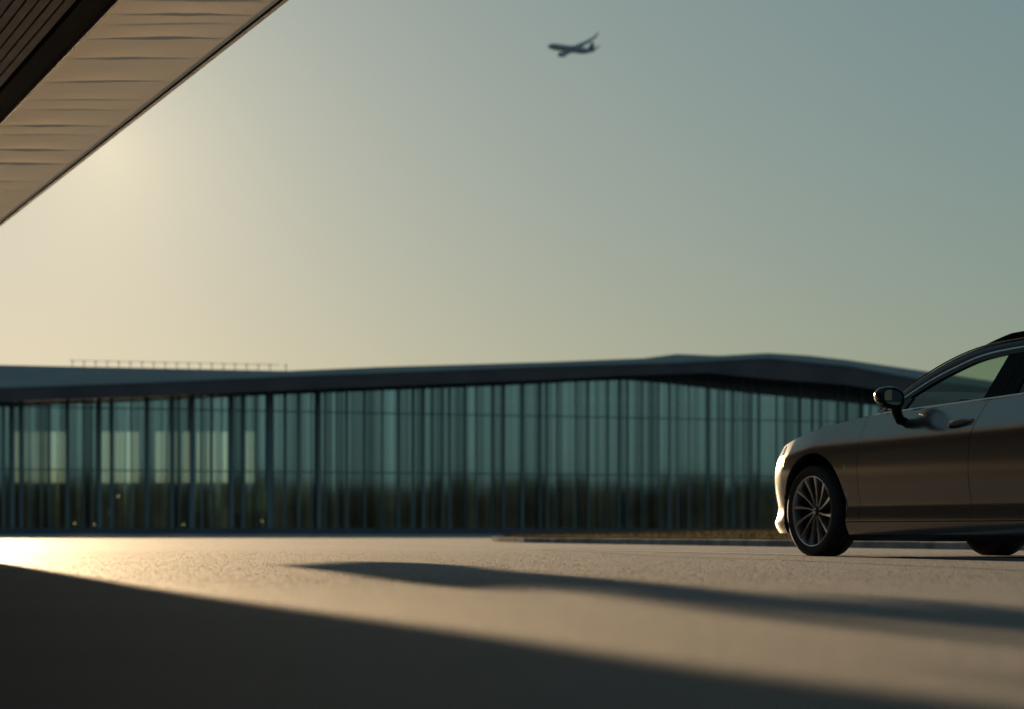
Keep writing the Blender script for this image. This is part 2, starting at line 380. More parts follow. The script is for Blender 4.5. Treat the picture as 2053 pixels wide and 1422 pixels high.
# soffit's reflection in the upper glass, painted as a dark brown band
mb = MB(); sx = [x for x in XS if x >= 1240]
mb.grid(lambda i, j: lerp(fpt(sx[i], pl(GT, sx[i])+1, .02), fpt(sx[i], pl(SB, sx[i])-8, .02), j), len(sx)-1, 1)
M['soffit_reflection'] = mat('painted_soffit_reflection', (.05,.042,.038), .4, noise_amt=.3, nscale=.6)
bpart(mb, 'soffit_reflection', M['soffit_reflection'])
mb = MB()
mb.grid(lambda i, j: [fz(XS[i], .02, -1.2), fz(XS[i], .42, -1.2), fz(XS[i], .42, .3)][j], len(XS)-1, 2)
bpart(mb, 'plinth', M['plinth'])
# mullions and panes
rm = random.Random(11)
edges = [-250]
while edges[-1] < 2320:
    x = edges[-1]
    base = 27 if x < 500 else (24 if x < 1000 else 26)
    edges.append(x+base*rm.uniform(.55, 1.5))
big = (25, 200, 384, 465, 540, 640)
def vbar(xa, xb, depth, zlo, m, name='mullion', topoff=-3):
    mb = MB()
    for (x0_, x1_) in [(xa, xb)]:
        p = [fz(x0_, zlo, -depth), fz(x1_, zlo, -depth), fz(x1_, zlo, .08), fz(x0_, zlo, .08)]
        t = [fpt(x0_, pl(SB, x0_)+topoff, -depth), fpt(x1_, pl(SB, x1_)+topoff, -depth), fpt(x1_, pl(SB, x1_)+topoff, .08), fpt(x0_, pl(SB, x0_)+topoff, .08)]
        mb.hexa(p+t)
    return bpart(mb, name, m)
for i, x in enumerate(edges[:100]):
    w = rm.choice([2, 2.5, 3.5, 5]) if x > 560 else rm.choice([2, 3, 5, 8])
    vbar(x-w/2, x+w/2, rm.uniform(.03, .10), .42, M['mullion'] if rm.random() < .75 else M['mullion_lt'])
for x in big: vbar(x-4, x+4, .3, .42, M['mullion_lt'], 'column')
for i in range(min(99, len(edges)-1)):
    x0_, x1_ = edges[i], edges[i+1]
    # a pane leans a hair out of true, so each reflects its own bit of sky
    d0, d1 = rm.uniform(-.012, .012), rm.uniform(-.012, .012)
    mb = MB(); nz = 4
    mb.grid(lambda a, b: fpt(lerp(x0_, x1_, a), lerp(HY-5, pl(GT, lerp(x0_, x1_, a)), b/nz), d0 if a == 0 else d1), 1, nz)
    bpart(mb, 'window', M['pane'])
# (vertical frit of the glass is in its material)
# transoms, fine fin lines sitting just behind the glass
def hbar(ya, yb, h, name='transom', x0_=-250, x1_=2320, mm='mullion'):
    mb = MB()
    a0 = fpt(x0_, ya, 0); a1 = fpt(x1_, yb, 0)
    def P(i, j):
        t = i/20; x = lerp(x0_, x1_, t); y = lerp(ya, yb, t)
        z = fpt(x, y).z; b = (-.09, -.09, .05, .05, -.09)[j]; dz = (-h/2, h/2, h/2, -h/2, -h/2)[j]
        p = fz(x, z+dz, b); return p
    mb.grid(P, 20, 4)
    return bpart(mb, name, M[mm])
zt = lambda x, y: fpt(x, y).z
def hbar_z(z, h, name='transom', x0_=-250, x1_=2320, mm='mullion', dep=.09):
    mb = MB()
    mb.grid(lambda i, j: fz(lerp(x0_, x1_, i/20), z+(-h/2, h/2, h/2, -h/2, -h/2)[j], (-dep, -dep, .05, .05, -dep)[j]), 20, 4)
    return bpart(mb, name, M[mm])
hbar_z(zt(300, 820), .08, dep=.03); hbar_z(zt(300, 944), .09, dep=.03)
mb = MB()
for k in range(420):
    x = rm.uniform(560, 2300) if k < 330 else rm.uniform(-200, 560)
    w = rm.uniform(1.2, 5)
    b = rm.uniform(.25, .6)
    mb.add([fz(x, .42, b), fz(x+w, .42, b), fpt(x+w, pl(GT, x)+2, b), fpt(x, pl(GT, x)+2, b)], [(0,1,2,3)])
M['blind'] = mat('pale_blind_slats', (.30,.38,.35), .7, noise_amt=.5, nscale=.8)
bpart(mb, 'blind', M['blind'])
# interior: floor, columns, back wall with openings to the sky
mb = MB()
mb.grid(lambda i, j: fz((-260, 2350)[i], .42, (.3, 24)[j]), 1, 1)
bpart(mb, 'floor_slab', M['interior'])
mb = MB()
mb.grid(lambda i, j: fpt(XS[i], pl(SB, XS[i])+(6, 34)[j], (.6, 24)[j]), len(XS)-1, 1)
bpart(mb, 'ceiling', M['fascia'])
BK = 24.0
op = [(30,136),(190,282),(312,330),(335,357),(364,381),(388,409),(414,456),(492,518)]
mb = MB()
def bw(x0_, x1_, y0_, y1_):
    mb.add([fpt(x0_, y0_, BK), fpt(x1_, y0_, BK), fpt(x1_, y1_, BK), fpt(x0_, y1_, BK)], [(0,1,2,3)])
bw(-260, 2350, 1070, 968); bw(-260, 2350, 866, 806)
cur = -260
for a, b in op: bw(cur, a, 968, 866); cur = b
bw(cur, 2350, 968, 866)
bpart(mb, 'back_wall', M['interior'])
for x in (150, 290, 690, 905, 1180, 1460, 1690):
    mb = MB(); w = rm.uniform(7, 14)
    mb.hexa([fz(x-w, .42, 9), fz(x+w, .42, 9), fz(x+w, .42, 10), fz(x-w, .42, 10), fz(x-w, 9.6, 9), fz(x+w, 9.6, 9), fz(x+w, 9.6, 10), fz(x-w, 9.6, 10)])
    bpart(mb, 'interior_column', M['concrete'])
# check-in desks and partitions low behind the glass
for k in range(26):
    x = rm.uniform(-200, 2200); w = rm.uniform(6, 40); h = rm.uniform(.9, 3.4); d = rm.uniform(3, 16)
    mb = MB()
    mb.hexa([fz(x, .42, d), fz(x+w, .42, d), fz(x+w, .42, d+1), fz(x, .42, d+1), fz(x, .42+h, d), fz(x+w, .42+h, d), fz(x+w, .42+h, d+1), fz(x, .42+h, d+1)])
    bpart(mb, 'partition', [M['interior'], M['fascia'], M['concrete']][rm.choice([0,1,1,2])])
M['lamp'] = mat('lamp_glow', (.8,.5,.25), .5, emis=((1, .55, .25), 1.2))
for x, y in ((198,1020),(190,1052),(221,1028),(362,1040),(368,1052),(485,1003),(525,1045),(237,995),(150,1050)):
    mb = MB(); c = fpt(x, y, 2.2); bmm = bmesh.new(); bmesh.ops.create_icosphere(bmm, subdivisions=1, radius=.085)
    mb.add([v.co+c for v in bmm.verts], [[v.index for v in f.verts] for f in bmm.faces]); bmm.free()
    bpart(mb, 'ceiling_lamp', M['lamp'])
# roof railing on the left wing
rl = bpart(MB().__class__(), 'roof_railing', M['mullion'])
mb = MB()
def ridge(x, up=0): p = fpt(x, pl(RT, x), rback(x)); p.z += up; return p
mb.tube([ridge(x, .43) for x in range(140, 590, 30)], .018, 5)
rl.data = mb.build('railing_tmp', M['mullion']).data
tmp = bpy.data.objects['railing_tmp']; bpy.data.objects.remove(tmp)
rl.data.transform(Matrix.Translation(-bl.location)); rl.data.name = 'roof_railing'
for i in range(19):
    x = 145+i*23.3 if i < 18 else 573
    mb = MB(); a = ridge(x, -.1); b = ridge(x, .45)
    mb.tube([a, b], .035, 5); mb.box((b.x-.10, b.y-.04, b.z-.07), (b.x+.10, b.y+.04, b.z-.01))
    bpart(mb, 'post', M['railing'], rl)

# ------------------------------------------------------------------ trees across the lot (behind the photographer; seen in the glass)
rt = random.Random(5); mb = MB()
for k in range(230):
    a = (k+rt.random())/230; cx_, cy_ = lerp(60, 330, a)+rt.uniform(-4, 4), lerp(-190, 40, a)+rt.uniform(-14, 14); H_ = rt.uniform(8, 10.2) if rt.random() < .9 else 11.5
    mb.tube([(cx_, cy_, 0), (cx_, cy_, H_*.5)], .25, 5)
    for b in range(200):
        th = rt.random()*6.283; r = rt.random()**.6*4.2; z = H_*(.03+.95*rt.random()**1.2); r *= (1.1-.6*max(0, z/H_-.3))
        c = Vector((cx_+r*math.cos(th), cy_+r*math.sin(th), z)); s_ = rt.uniform(.8, 1.7)
        n = Vector((rt.uniform(-1,1), rt.uniform(-1,1), rt.uniform(-1,1))).normalized(); t1 = n.orthogonal().normalized(); t2 = n.cross(t1)
        mb.add([c+t1*s_, c+t2*s_, c-t1*s_*.8, c-t2*s_*.9], [(0,1,2,3)])
tag(mb.build('far_woodland', M['leaf'], fix=False), 'dark belt of trees mirrored low in the terminal glass', 'woodland', kind='stuff')

# ------------------------------------------------------------------ canopy (upper left)
H = 4.0
def cp(x, y, z=H): Y = F*(z-CH)/(HY-y); return Vector(((x-CX)/F*Y, Y, z))
E1, E2 = cp(0, 455), cp(580, 0)
ax = (E1-E2).normalized(); pn = Vector((-ax.y, ax.x, 0))          # along the edge (away), and inwards (left)
if pn.x > 0: pn = -pn
t_in = (cp(245, 0)-E2).dot(pn)
tA = (Vector((9, -12, H))-E2).dot(ax); tB = 45.0
cn = empty('entrance_canopy', (E2.x, E2.y, 0))
tag(cn, 'pale membrane canopy soffit with dark slats jutting in from the upper left', 'canopy')
def cpt(t, w, z): return E2+ax*t+pn*w+Vector((0,0,z-H))
def cpart(mb, name, m, sm=False, parent=None):
    o = mb.build(name, m, smooth=sm, angle=60); o.data.transform(Matrix.Translation(-cn.location)); o.parent = parent or cn; return o
def cbox(mb, t0, t1, w0, w1, z0, z1):
    mb.hexa([cpt(t0,w0,z0), cpt(t1,w0,z0), cpt(t1,w1,z0), cpt(t0,w1,z0), cpt(t0,w0,z1), cpt(t1,w0,z1), cpt(t1,w1,z1), cpt(t0,w1,z1)])
CW = 14.0
mb = MB(); cbox(mb, tA, tB, 0, .035, H, H+.08); cpart(mb, 'edge_trim', M['trim'])
mb = MB(); cbox(mb, tA, tB, .036, .042, H+.004, H+.05); cpart(mb, 'shadow_gap', M['beam'])
mb = MB(); cbox(mb, tA, tB, t_in+.02, CW, H+.30, H+.40); cpart(mb, 'roof_deck', M['trim'])
# membrane, slack between ribs that run across it
rf = random.Random(21); folds = []
y = -12.0
while y < 62:
    dy = rf.uniform(.35, 1.0)*max(.5, min(2.2, abs(y)/22+.15)); folds.append((y, rf.uniform(.35, 1.0), rf.uniform(-.06, .06), rf.uniform(.45, .75))); y += dy
def sag(p, w):
    yy = p.y
    u = (w-.05)/(t_in-.05)
    env = math.sin(max(0, min(1, u))*math.pi)**.6
    s_ = 0
    for (fy, am, tilt, pk) in folds:
        y0_ = fy+tilt*(p.x+3)
        d = yy-y0_
        d = -d
        if -.05 < d < 1.2:
            k_ = max(0, 1-abs(u-pk)*1.5)
            s_ += am*(math.exp(-(max(0, d)/.22)**1.5) if d > 0 else (1+d/.05))*(.25+.75*k_)
    return env*s_*.038
NT, NW = 1500, 14
t0m, t1m = (-10.0, tB)
mb = MB()
def memb(i, j):
    t = lerp(t0m, t1m, i/NT); w = lerp(.05, t_in, j/NW); p = cpt(t, w, H+.012)
    p.z += .012*math.sin(j/NW*math.pi)-sag(p, w); return p
mb.grid(memb, NT, NW)
cpart(mb, 'membrane', M['fabric'], True)
mb = MB(); cbox(mb, tA, t0m, .05, t_in, H+.03, H+.05); cpart(mb, 'membrane', M['fabric'])
mb = MB(); cbox(mb, tA, tB, t_in, t_in+.022, H+.005, H+.2); cpart(mb, 'edge_trim', M['trim'])
mb = MB(); cbox(mb, tA, tB, t_in+.022, t_in+.24, H+.03, H+.2); cpart(mb, 'beam', M['beam'])
w = t_in+.26; n_s = 0
slat_me = None
while w < CW-.1 and n_s < 96:
    if slat_me is None:
        mb = MB(); o3 = .070
        cbox(mb, tA, tB, w, w+o3, H+.06, H+.10)
        o = cpart(mb, 'slat', M['slat']); slat_me = o; w_first = w
    else:
        o = slat_me.copy(); COL.objects.link(o); o.parent = cn; o.location = pn*(w-w_first)
    w += .088 if n_s < 34 else .165; n_s += 1
# supporting wall under the inner edge
wl = MB(); cbox(wl, tA, tB, CW-.25, CW, 0, H+.3)
cpart(wl, 'wall', M['concrete'])
# added unseen plate, cut to the outline of the shade streak on the forecourt
K = H/SZ
def shadow_src(x, y, z=H):
    g = gp(x, y); k_ = z/SZ; return Vector((g.x+SX*k_, g.y+k_, z))
fin = [(560,1134),(700,1126),(800,1127),(900,1132),(985,1142),(1020,1148),(1080,1150),(1200,1160),(1300,1170),(1500,1191),(1660,1210),(1800,1227),(1640,1187),(1860,1205),(2053,1226),(2400,1262),(2400,1318),(2053,1270),(1660,1236),(1500,1216),(1300,1195),(1200,1183),(1130,1172),(1060,1169),(1000,1176),(930,1179),(870,1176),(760,1162),(660,1146)]
mb = MB()
FH = 5.05
src = [shadow_src(x, y, FH) for x, y in fin if x < 2300]
ni = [x for x, y in fin if x < 2300].index(2053)+1
kk = FH/SZ
src[ni:ni] = [Vector((gx+SX*kk, gy+kk, FH)) for gx, gy in ((1.75, 2.4), (2.75, -3.0), (3.0, -6.0), (2.4, -6.0), (1.6, .5))]
mb.prism([(p.x, p.y) for p in src], lambda p: Vector((p[0], p[1], FH)), lambda p: Vector((p[0], p[1], FH+.05)))
for u_, v_ in ((2.3, -3.2), (2.5, -5.0)):
    mb.tube([(u_+SX*FH/SZ, v_+FH/SZ, FH), (u_+SX*FH/SZ, v_+FH/SZ, H+.35)], .06, 8)
cpart(mb, 'shade_caster_fin', M['trim'])
mb = MB()
rod = [(1060,1170),(1300,1198.5),(1660,1249),(2053,1290),(2400,1330)]  # rod added out of view to cast the thin line of shade
mb.tube([shadow_src(x, y, FH-.12) for x, y in rod if x < 2300], [.02,.045,.06,.06], 6)
cpart(mb, 'shade_caster_rod', M['trim'])
wing = [(-700,1062+28),(-300,1104),(0,1128),(150,1152),(300,1177),(600,1218),(900,1258),(900,1275),(600,1240),(0,1190),(-700,1120)]  # unseen flare added to bend the left end of the canopy's shade edge
mb = MB(); mb.prism([tuple(shadow_src(x, y)[:2]) for x, y in wing], lambda p: Vector((p[0], p[1], H+.06)), lambda p: Vector((p[0], p[1], H+.12)))
cpart(mb, 'shade_caster_wing', M['trim'])

# ------------------------------------------------------------------ estate car (right)
HA = rad(26); hd = Vector((-math.sin(HA), math.cos(HA), 0)); lf = Vector((-math.cos(HA), -math.sin(HA), 0))
Cw = Vector((2.27, 19.3, 0))-.91*lf
car = empty('estate_car', Cw, math.atan2(hd.y, hd.x))
tag(car, 'grey beige metallic estate car with black mirror parked at the right of the forecourt', 'car')
def arc_table(pts, n=240):
    P = []
    for i in range(len(pts)-1):
        p0 = pts[max(0, i-1)]; p1 = pts[i]; p2 = pts[i+1]; p3 = pts[min(len(pts)-1, i+2)]
        for k in range(24):
            t = k/24
            P.append(tuple(.5*((2*p1[c])+(-p0[c]+p2[c])*t+(2*p0[c]-5*p1[c]+4*p2[c]-p3[c])*t*t+(-p0[c]+3*p1[c]-3*p2[c]+p3[c])*t**3) for c in (0, 1)))
    P.append(pts[-1]); return P
OUT_ = arc_table([(-4.45,0),(-4.44,.3),(-4.39,.58),(-4.25,.78),(-4.0,.885),(-3.6,.925),(-2.4,.935),(-1.4,.935),(-.71,.93),(-.2,.93),(.15,.925),(.42,.905),(.62,.86),(.78,.775),(.89,.64),(.955,.45),(.985,.22),(.99,0)])
CUM = [0.0]
for a, b in zip(OUT_, OUT_[1:]): CUM.append(CUM[-1]+math.hypot(b[0]-a[0], b[1]-a[1]))
def outl(s):
    s = max(0, min(CUM[-1], s)); lo, hi = 0, len(CUM)-1
    while hi-lo > 1:
        m_ = (lo+hi)//2
        if CUM[m_] <= s: lo = m_
        else: hi = m_
    t = (s-CUM[lo])/max(1e-9, CUM[hi]-CUM[lo]); a, b = OUT_[lo], OUT_[hi]
    a2, b2 = OUT_[max(0, lo-1)], OUT_[min(len(OUT_)-1, hi+1)]
    tx, ty = b2[0]-a2[0], b2[1]-a2[1]; l_ = math.hypot(tx, ty)
    return lerp(a[0], b[0], t), lerp(a[1], b[1], t), -ty/l_, tx/l_
def s_at(x):      # arclength where the outline reaches x (x is increasing along it)
    lo, hi = 0.0, CUM[-1]
    for _ in range(40):
        m_ = (lo+hi)/2
        if outl(m_)[0] < x: lo = m_
        else: hi = m_
    return lo
ZT = [(-4.45,1.10),(-4.2,1.13),(-3.5,1.125),(-2.9,1.112),(-2.3,1.09),(-1.28,1.055),(-.96,1.045),(-.71,1.035),(-.19,.985),(.2,.925),(.5,.865),(.72,.815),(.88,.77),(.99,.74)]
def zc(x): return .835-.022*(x+.3) if x < 0 else .828-.11*x
def side(z, x):
    c = zc(x)
    if z >= c-.08: return smooth([(c-.08,-.004),(c-.04,-.008),(c,-.017),(c+.05,-.036),(c+.12,-.066),(c+.22,-.108),(c+.34,-.17)], z)
    return smooth([(.10,-.10),(.16,-.05),(.24,-.018),(.29,-.014),(.38,-.030),(.50,-.010),(.64,0),(c-.08,-.004)], z)
def nose(z): return smooth([(.12,-.10),(.17,-.035),(.22,.012),(.25,.020),(.285,-.024),(.33,-.036),(.45,-.010),(.56,-.002),(.66,-.018),(.76,-.062),(.88,-.15),(1.1,-.4)], z)
def tail(z): return smooth([(.12,-.12),(.2,-.03),(.4,.0),(.6,0),(.8,-.05),(1.12,-.14)], z)
def surf(s, z, inset=0.0):
    x, y, nx, ny = outl(s); nx, ny = -(-nx), ny
    e = min(1, max(0, abs(nx))**1.5)
    o = (1-e)*side(z, x)+e*(nose(z) if x > -1.5 else tail(z))-inset
    return Vector((x+nx*o if True else 0, y+ny*o, z))
# outward normal: tangent runs rear -> front along the left side, so outward is (-ty, tx)
def panel(name, cols, zb, zt, m, nv=22, inset=.03, sgn=1, curveL=None, curveR=None, proud=0.0, parent=None):
    """cols: arclengths; zb/zt: functions of (s, x)"""
    mb = MB(); n = len(cols)-1
    def P(i, j, ins=0.0):
        s = cols[i]; x = outl(s)[0]; b = zb(x); t = zt(x); z = lerp(b, t, j/nv)
        u = i/n; ds = 0
        if curveL: ds += (1-u)**2*curveL(z)
        if curveR: ds += u**2*curveR(z)
        p = surf(s+ds, z, ins-proud); p.y *= sgn; return p
    mb.grid(lambda i, j: P(i, j), n, nv)
    rim = [(i, 0) for i in range(n+1)]+[(n, j) for j in range(1, nv+1)]+[(i, nv) for i in range(n-1, -1, -1)]+[(0, j) for j in range(nv-1, 0, -1)]
    a = [P(i, j) for i, j in rim]; b = [P(i, j, inset) for i, j in rim]; r = len(rim)
    mb.add(a+b, [(k, (k+1) % r, r+(k+1) % r, r+k) for k in range(r)])
    return mb.build(name, m, parent or car, smooth=True, angle=38)
XA, AW, AH, AZ = -.035, .485, .43, .35
WBX = -3.41
def zb_side(x):
    for xa in (XA, WBX):
        d = (x-xa)/AW
        if abs(d) < 1: return AZ+AH*math.sqrt(max(0, 1-d*d))
    if x > XA+AW-.001: return .175+.02*max(0, (x-.7))
    if x < WBX-AW: return .2
    return .262
def cols_between(x0, x1, n, extra=()):
    s0, s1 = s_at(x0), s_at(x1) if x1 < .99 else CUM[-1]
    c = [lerp(s0, s1, i/n) for i in range(n+1)]
    for e in extra: c += [s_at(e-.0005), s_at(e+.0005)]
    for xa in (XA, WBX):
        if x0 < xa < x1 or x0 < xa+AW < x1 or x0 < xa-AW < x1:
            for k in range(1, 24):
                xx = xa-AW*math.cos(math.pi*k/24)
                if x0 < xx < x1: c.append(s_at(xx))
    c = sorted(c); r = [c[0]]
    for v in c[1:]:
        if v-r[-1] > 2e-4: r.append(v)
    return r
ztop = lambda x: smooth(ZT, x)
GF, GB = -.712, -2.215                                   # door gaps
gapB = lambda z: -.30*max(0, z-.80)**1.6*2.2 - .03*max(0, z-.6)
for sg in (1, -1):
    panel('fender', cols_between(GF, .62, 40, (XA-AW, XA+AW)), zb_side, ztop, M['paint'], sgn=sg, inset=.04, nv=26)
    panel('front_bumper', cols_between(.62, .99, 26), lambda x: .175, ztop, M['paint'], sgn=sg, nv=26)
    panel('front_door', cols_between(GB, GF-.005, 30), zb_side, lambda x: smooth(ZT, x), M['paint'], sgn=sg, curveL=gapB, nv=26) if sg == 1 else \
        panel('front_door', cols_between(GB, GF-.005, 30), zb_side, ztop, M['paint'], sgn=sg, curveL=gapB, nv=26)
    panel('rear_door', cols_between(-3.10, GB-.006, 30, (WBX+AW,)), zb_side, ztop, M['paint'], sgn=sg, curveR=gapB, nv=26)
    panel('rear_quarter', cols_between(-4.1, -3.105, 24, (WBX-AW,)), zb_side, ztop, M['paint'], sgn=sg, nv=26)
    panel('rear_bumper', cols_between(-4.45, -4.105, 20), lambda x: .2, ztop, M['paint'], sgn=sg, nv=26)
    panel('sill', cols_between(WBX+AW+.003, XA-AW-.003, 12), lambda x: .135, lambda x: .255, M['paint'], sgn=sg, nv=8)
    panel('sill_trim', cols_between(WBX+AW+.003, XA-AW-.003, 12), lambda x: .118, lambda x: .16, M['black'], sgn=sg, nv=3, inset=.2, proud=.006)
    panel('headlight', cols_between(.50, .83, 12), lambda x: ztop(x)-.085+.05*(x-.5), lambda x: ztop(x)-.012, mat('headlight_lens', (.5,.48,.44), .12, metal=.4, coat=1), sgn=sg, nv=5, inset=.01, proud=.003) if sg == 1 else \
        panel('headlight', cols_between(.50, .83, 12), lambda x: ztop(x)-.085+.05*(x-.5), lambda x: ztop(x)-.012, bpy.data.materials['headlight_lens'], sgn=sg, nv=5, inset=.01, proud=.003)
    panel('tail_light', cols_between(-4.36, -4.06, 12), lambda x: .88, lambda x: 1.02, M.setdefault('red', mat('red_lens', (.25,.01,.01), .15, coat=1)), sgn=sg, nv=4, inset=.01, proud=.003)
# hood between the two fender edges, cowl and grille
hx = cols_between(-.86, .99, 40)
mb = MB()
def hoodP(i, j, dz=0.0):
    s = hx[i]; p = surf(s, ztop(outl(s)[0])); u = j/20*2-1; yT = p.y
    crown = (.052+.035*max(0, min(1, (.3-p.x)/1.1)))*(1-u*u)*min(1, yT/.7)+.012*max(0, 1-abs(abs(u)-.8)/.2)*min(1, yT/.7)*0
    return Vector((p.x, yT*u*.998, p.z+.002+crown-dz))
mb.grid(hoodP, len(hx)-1, 20)
mb.build('hood', M['paint'], car, smooth=True, angle=50)
mb = MB()
sa = s_at(.90)
def gr(i, j):
    s = lerp(sa, CUM[-1], i/10); p = surf(s, lerp(.36, .66, j/4), -.004); return p
mb.grid(gr, 10, 4); mb.grid(lambda i, j: Vector((gr(i, j).x, -gr(i, j).y, gr(i, j).z)), 10, 4)
mb.build('grille', M['satin'], car, smooth=True)
# dark inner structure behind the panels
mb = MB()
mb.box((-4.3,-.60,.19),(.78,.60,.72)); mb.box((-2.9,-.84,.15),(-.57,.84,.93)); mb.box((-4.2,-.78,.80),(-.75,.78,.96)); mb.box((-3.8,-.86,.82),(-.65,.86,.92))
mb.box((-.75,-.80,.80),(-.60,.80,.98))
mb.build('underbody', M['black'], car)
# greenhouse
yg = lambda z: .822-.50*(z-1.05)
WT = [(-4.25,1.18),(-4.05,1.32),(-3.6,1.41),(-3.0,1.445),(-2.45,1.44),(-1.97,1.405),(-1.6,1.315),(-1.4,1.25),(-1.16,1.15),(-.99,1.062)]
RE = [(-4.43,1.12),(-4.33,1.27),(-4.05,1.44),(-3.6,1.50),(-3.0,1.522),(-2.4,1.512),(-1.9,1.48),(-1.55,1.405),(-1.25,1.295),(-1.03,1.185),(-.84,1.062)]
wt = lambda x: smooth(WT, x); re_ = lambda x: smooth(RE, x)
def sidept(x, z, sg, off=0.0): return Vector((x, sg*(yg(z)+off), z))
xs_re = [lerp(-4.43, -.84, i/70) for i in range(71)]
def bulge(x):     # screens and roof bow forward in the middle
    return smooth([(-4.43,-.12),(-4.05,-.1),(-3,0),(-1.9,.03),(-1.5,.09),(-.84,.20)], x)
mb = MB()
def roofP(i, j):
    x = xs_re[i]; z = re_(x); u = j/18*2-1; y = yg(z)-.006; c = 1-abs(u)**2.4
    return Vector((x+bulge(x)*c, y*u, z+.045*c*(1 if x < -1.1 else .4)))
nI = 70
vs = [roofP(i, j) for i in range(nI+1) for j in range(19)]
fP, fG = [], []
for i in range(nI):
    xm = (xs_re[i]+xs_re[i+1])/2
    for j in range(18):
        q_ = (i*19+j, (i+1)*19+j, (i+1)*19+j+1, i*19+j+1)
        (fG if (xm > -1.80 or xm < -4.08) and 1 <= j < 17 else fP).append(q_)
mb.add(vs, fP); mb.build('roof', M['satin'], car, smooth=True, angle=60)
mb = MB(); mb.add(vs, [f for f in fG if vs[f[0]].x > -2]); mb.build('windscreen', M['wind_glass'], car, smooth=True, angle=60)
mb = MB(); mb.add(vs, [f for f in fG if vs[f[0]].x < -2]); mb.build('rear_window', M['wind_glass'], car, smooth=True, angle=60)
for sg in (1, -1):
    # cant rail / A pillar strip between window line and roof edge
    xs_ = [lerp(-4.25, -.99, i/60) for i in range(61)]
    def xr(x): return lerp(-4.43, -.84, (x+4.25)/(4.25-.99))
    mb = MB()
    def cr(i, j):
        x = xs_[i]; xo = xr(x); z0 = wt(x); z1 = re_(xo); t = j/5
        p = lerp(Vector((x, sg*(yg(z0)+.004), z0)), Vector((xo, sg*(yg(z1)-.006), z1)), t)
        p.y += sg*.014*math.sin(t*math.pi); return p
    mb.grid(cr, 60, 5); mb.build('roof_pillar', M['satin'], car, smooth=True, angle=60)
    mb = MB()
    mb.grid(lambda i, j: [sidept(xs_[i], wt(xs_[i])+.004, sg, .012), sidept(xs_[i], wt(xs_[i])-.028, sg, .012), sidept(xs_[i], wt(xs_[i])-.028, sg, -.03)][j], 60, 2)
    mb.build('window_seal', M['satin'], car)
    mb = MB(); mb.tube([sidept(x, wt(x)+.010, sg, .012) for x in xs_], .0075, 6); mb.build('chrome_trim', M['chrome'], car, smooth=True)
    mb = MB(); mb.tube([Vector((x, sg*(surf(s_at(x), ztop(x)).y-.002), ztop(x)+.006)) for x in [lerp(-4.1, -.93, i/30) for i in range(31)]], .008, 6); mb.build('chrome_trim', M['chrome'], car, smooth=True)
    mb = MB(); mb.tube([Vector((xr(x), sg*(yg(re_(xr(x)))+.002), re_(xr(x))+.004)) for x in xs_], .006, 6); mb.build('chrome_trim', M['chrome'], car, smooth=True)
    # glazing
    def glazing(name, xf_lo, xf_hi, xb_lo, xb_hi, m):
        mb = MB()
        def P(i, j):
            u, v = i/14, j/6
            xa = lerp(xb_lo, xf_lo, u); zb_ = ztop(xa)-.01
            xb_ = lerp(xb_hi, xf_hi, u); zt_ = wt(xb_)
            z = lerp(zb_, zt_, v); x = lerp(xa, xb_, v); return sidept(x, z, sg, -.008+.012*math.sin(v*math.pi))
        mb.grid(P, 14, 6); return mb.build(name, m, car, smooth=True)
    glazing('door_window', -1.0, -1.0, -2.22, -2.34, M['car_glass'])
    glazing('rear_door_window', -2.54, -2.62, -4.10, -4.0, M['car_glass'])
    mb = MB()    # B pillar
    for (xa, xb_, xc, xd) in ((-2.415,-2.205,-2.54,-2.325), (-2.58,-2.424,-2.70,-2.549)):
        f_ = lambda p, o: sidept(p[0], p[1], sg, o)
        poly = [(xa, 1.07), (xb_, 1.07), (xd, wt(xd)+.002), (xc, wt(xc)+.002)]
        mb.prism(poly, lambda p: f_(p, -.05), lambda p: f_(p, .010))
    mb.build('pillar', M['matt'], car)
    # mirror sail
    mb = MB(); poly = [(-.96,1.05),(-1.20,1.058),(-1.27,1.145),(-1.19,1.155)]
    mb.prism(poly, lambda p: sidept(p[0], p[1], sg, -.02), lambda p: sidept(p[0], p[1], sg, .012)); mb.build('sail_panel', M['satin'], car)
    # roof rail
    mb = MB(); rx = [lerp(-3.9, -1.90, i/24) for i in range(25)]
    top = lambda x: .042*min(1, ((x+3.9)/.25), ((-1.90-x)/.32) if x > -2.22 else 1)
    for i in range(24):
        a_, b_ = rx[i], rx[i+1]
        pts = []
        for zz in (0, 1):
            for (x, dy) in ((a_, -.012), (b_, -.012), (b_, .014), (a_, .014)):
                z = re_(x); pts.append(Vector((x, sg*(yg(z)-.035+dy), z+.0+(top(x)+.014 if zz else 0))))
        mb.hexa(pts)
    mb.build('roof_rail', M['satin'], car)
    # door handle
    mb = MB()
    hxs = [(-1.93,.915),(-1.98,.938),(-2.06,.952),(-2.14,.958),(-2.21,.955)]
    mb.tube([Vector((x, sg*(surf(s_at(x), z).y+(.004 if k in (0, 4) else .034)), z)) for k, (x, z) in enumerate(hxs)], [.009,.014,.016,.016,.012], 8)
    hn = mb.build('handle', M['paint'], car, smooth=True)
    mb = MB(); el = [(-2.07+.125*math.cos(t), .932+.026*math.sin(t)-.25*.125*math.cos(t)*.35) for t in [k*math.pi/10 for k in range(20)]]
    mb.add([Vector((x, sg*(surf(s_at(x), z).y+.0015), z)) for x, z in el], [tuple(range(20))]); mb.build('handle_recess', M['black'], hn)
    # mirror
    mb = MB(); n1, n2 = 16, 24; mc = Vector((-1.345, sg*1.035, 1.142))
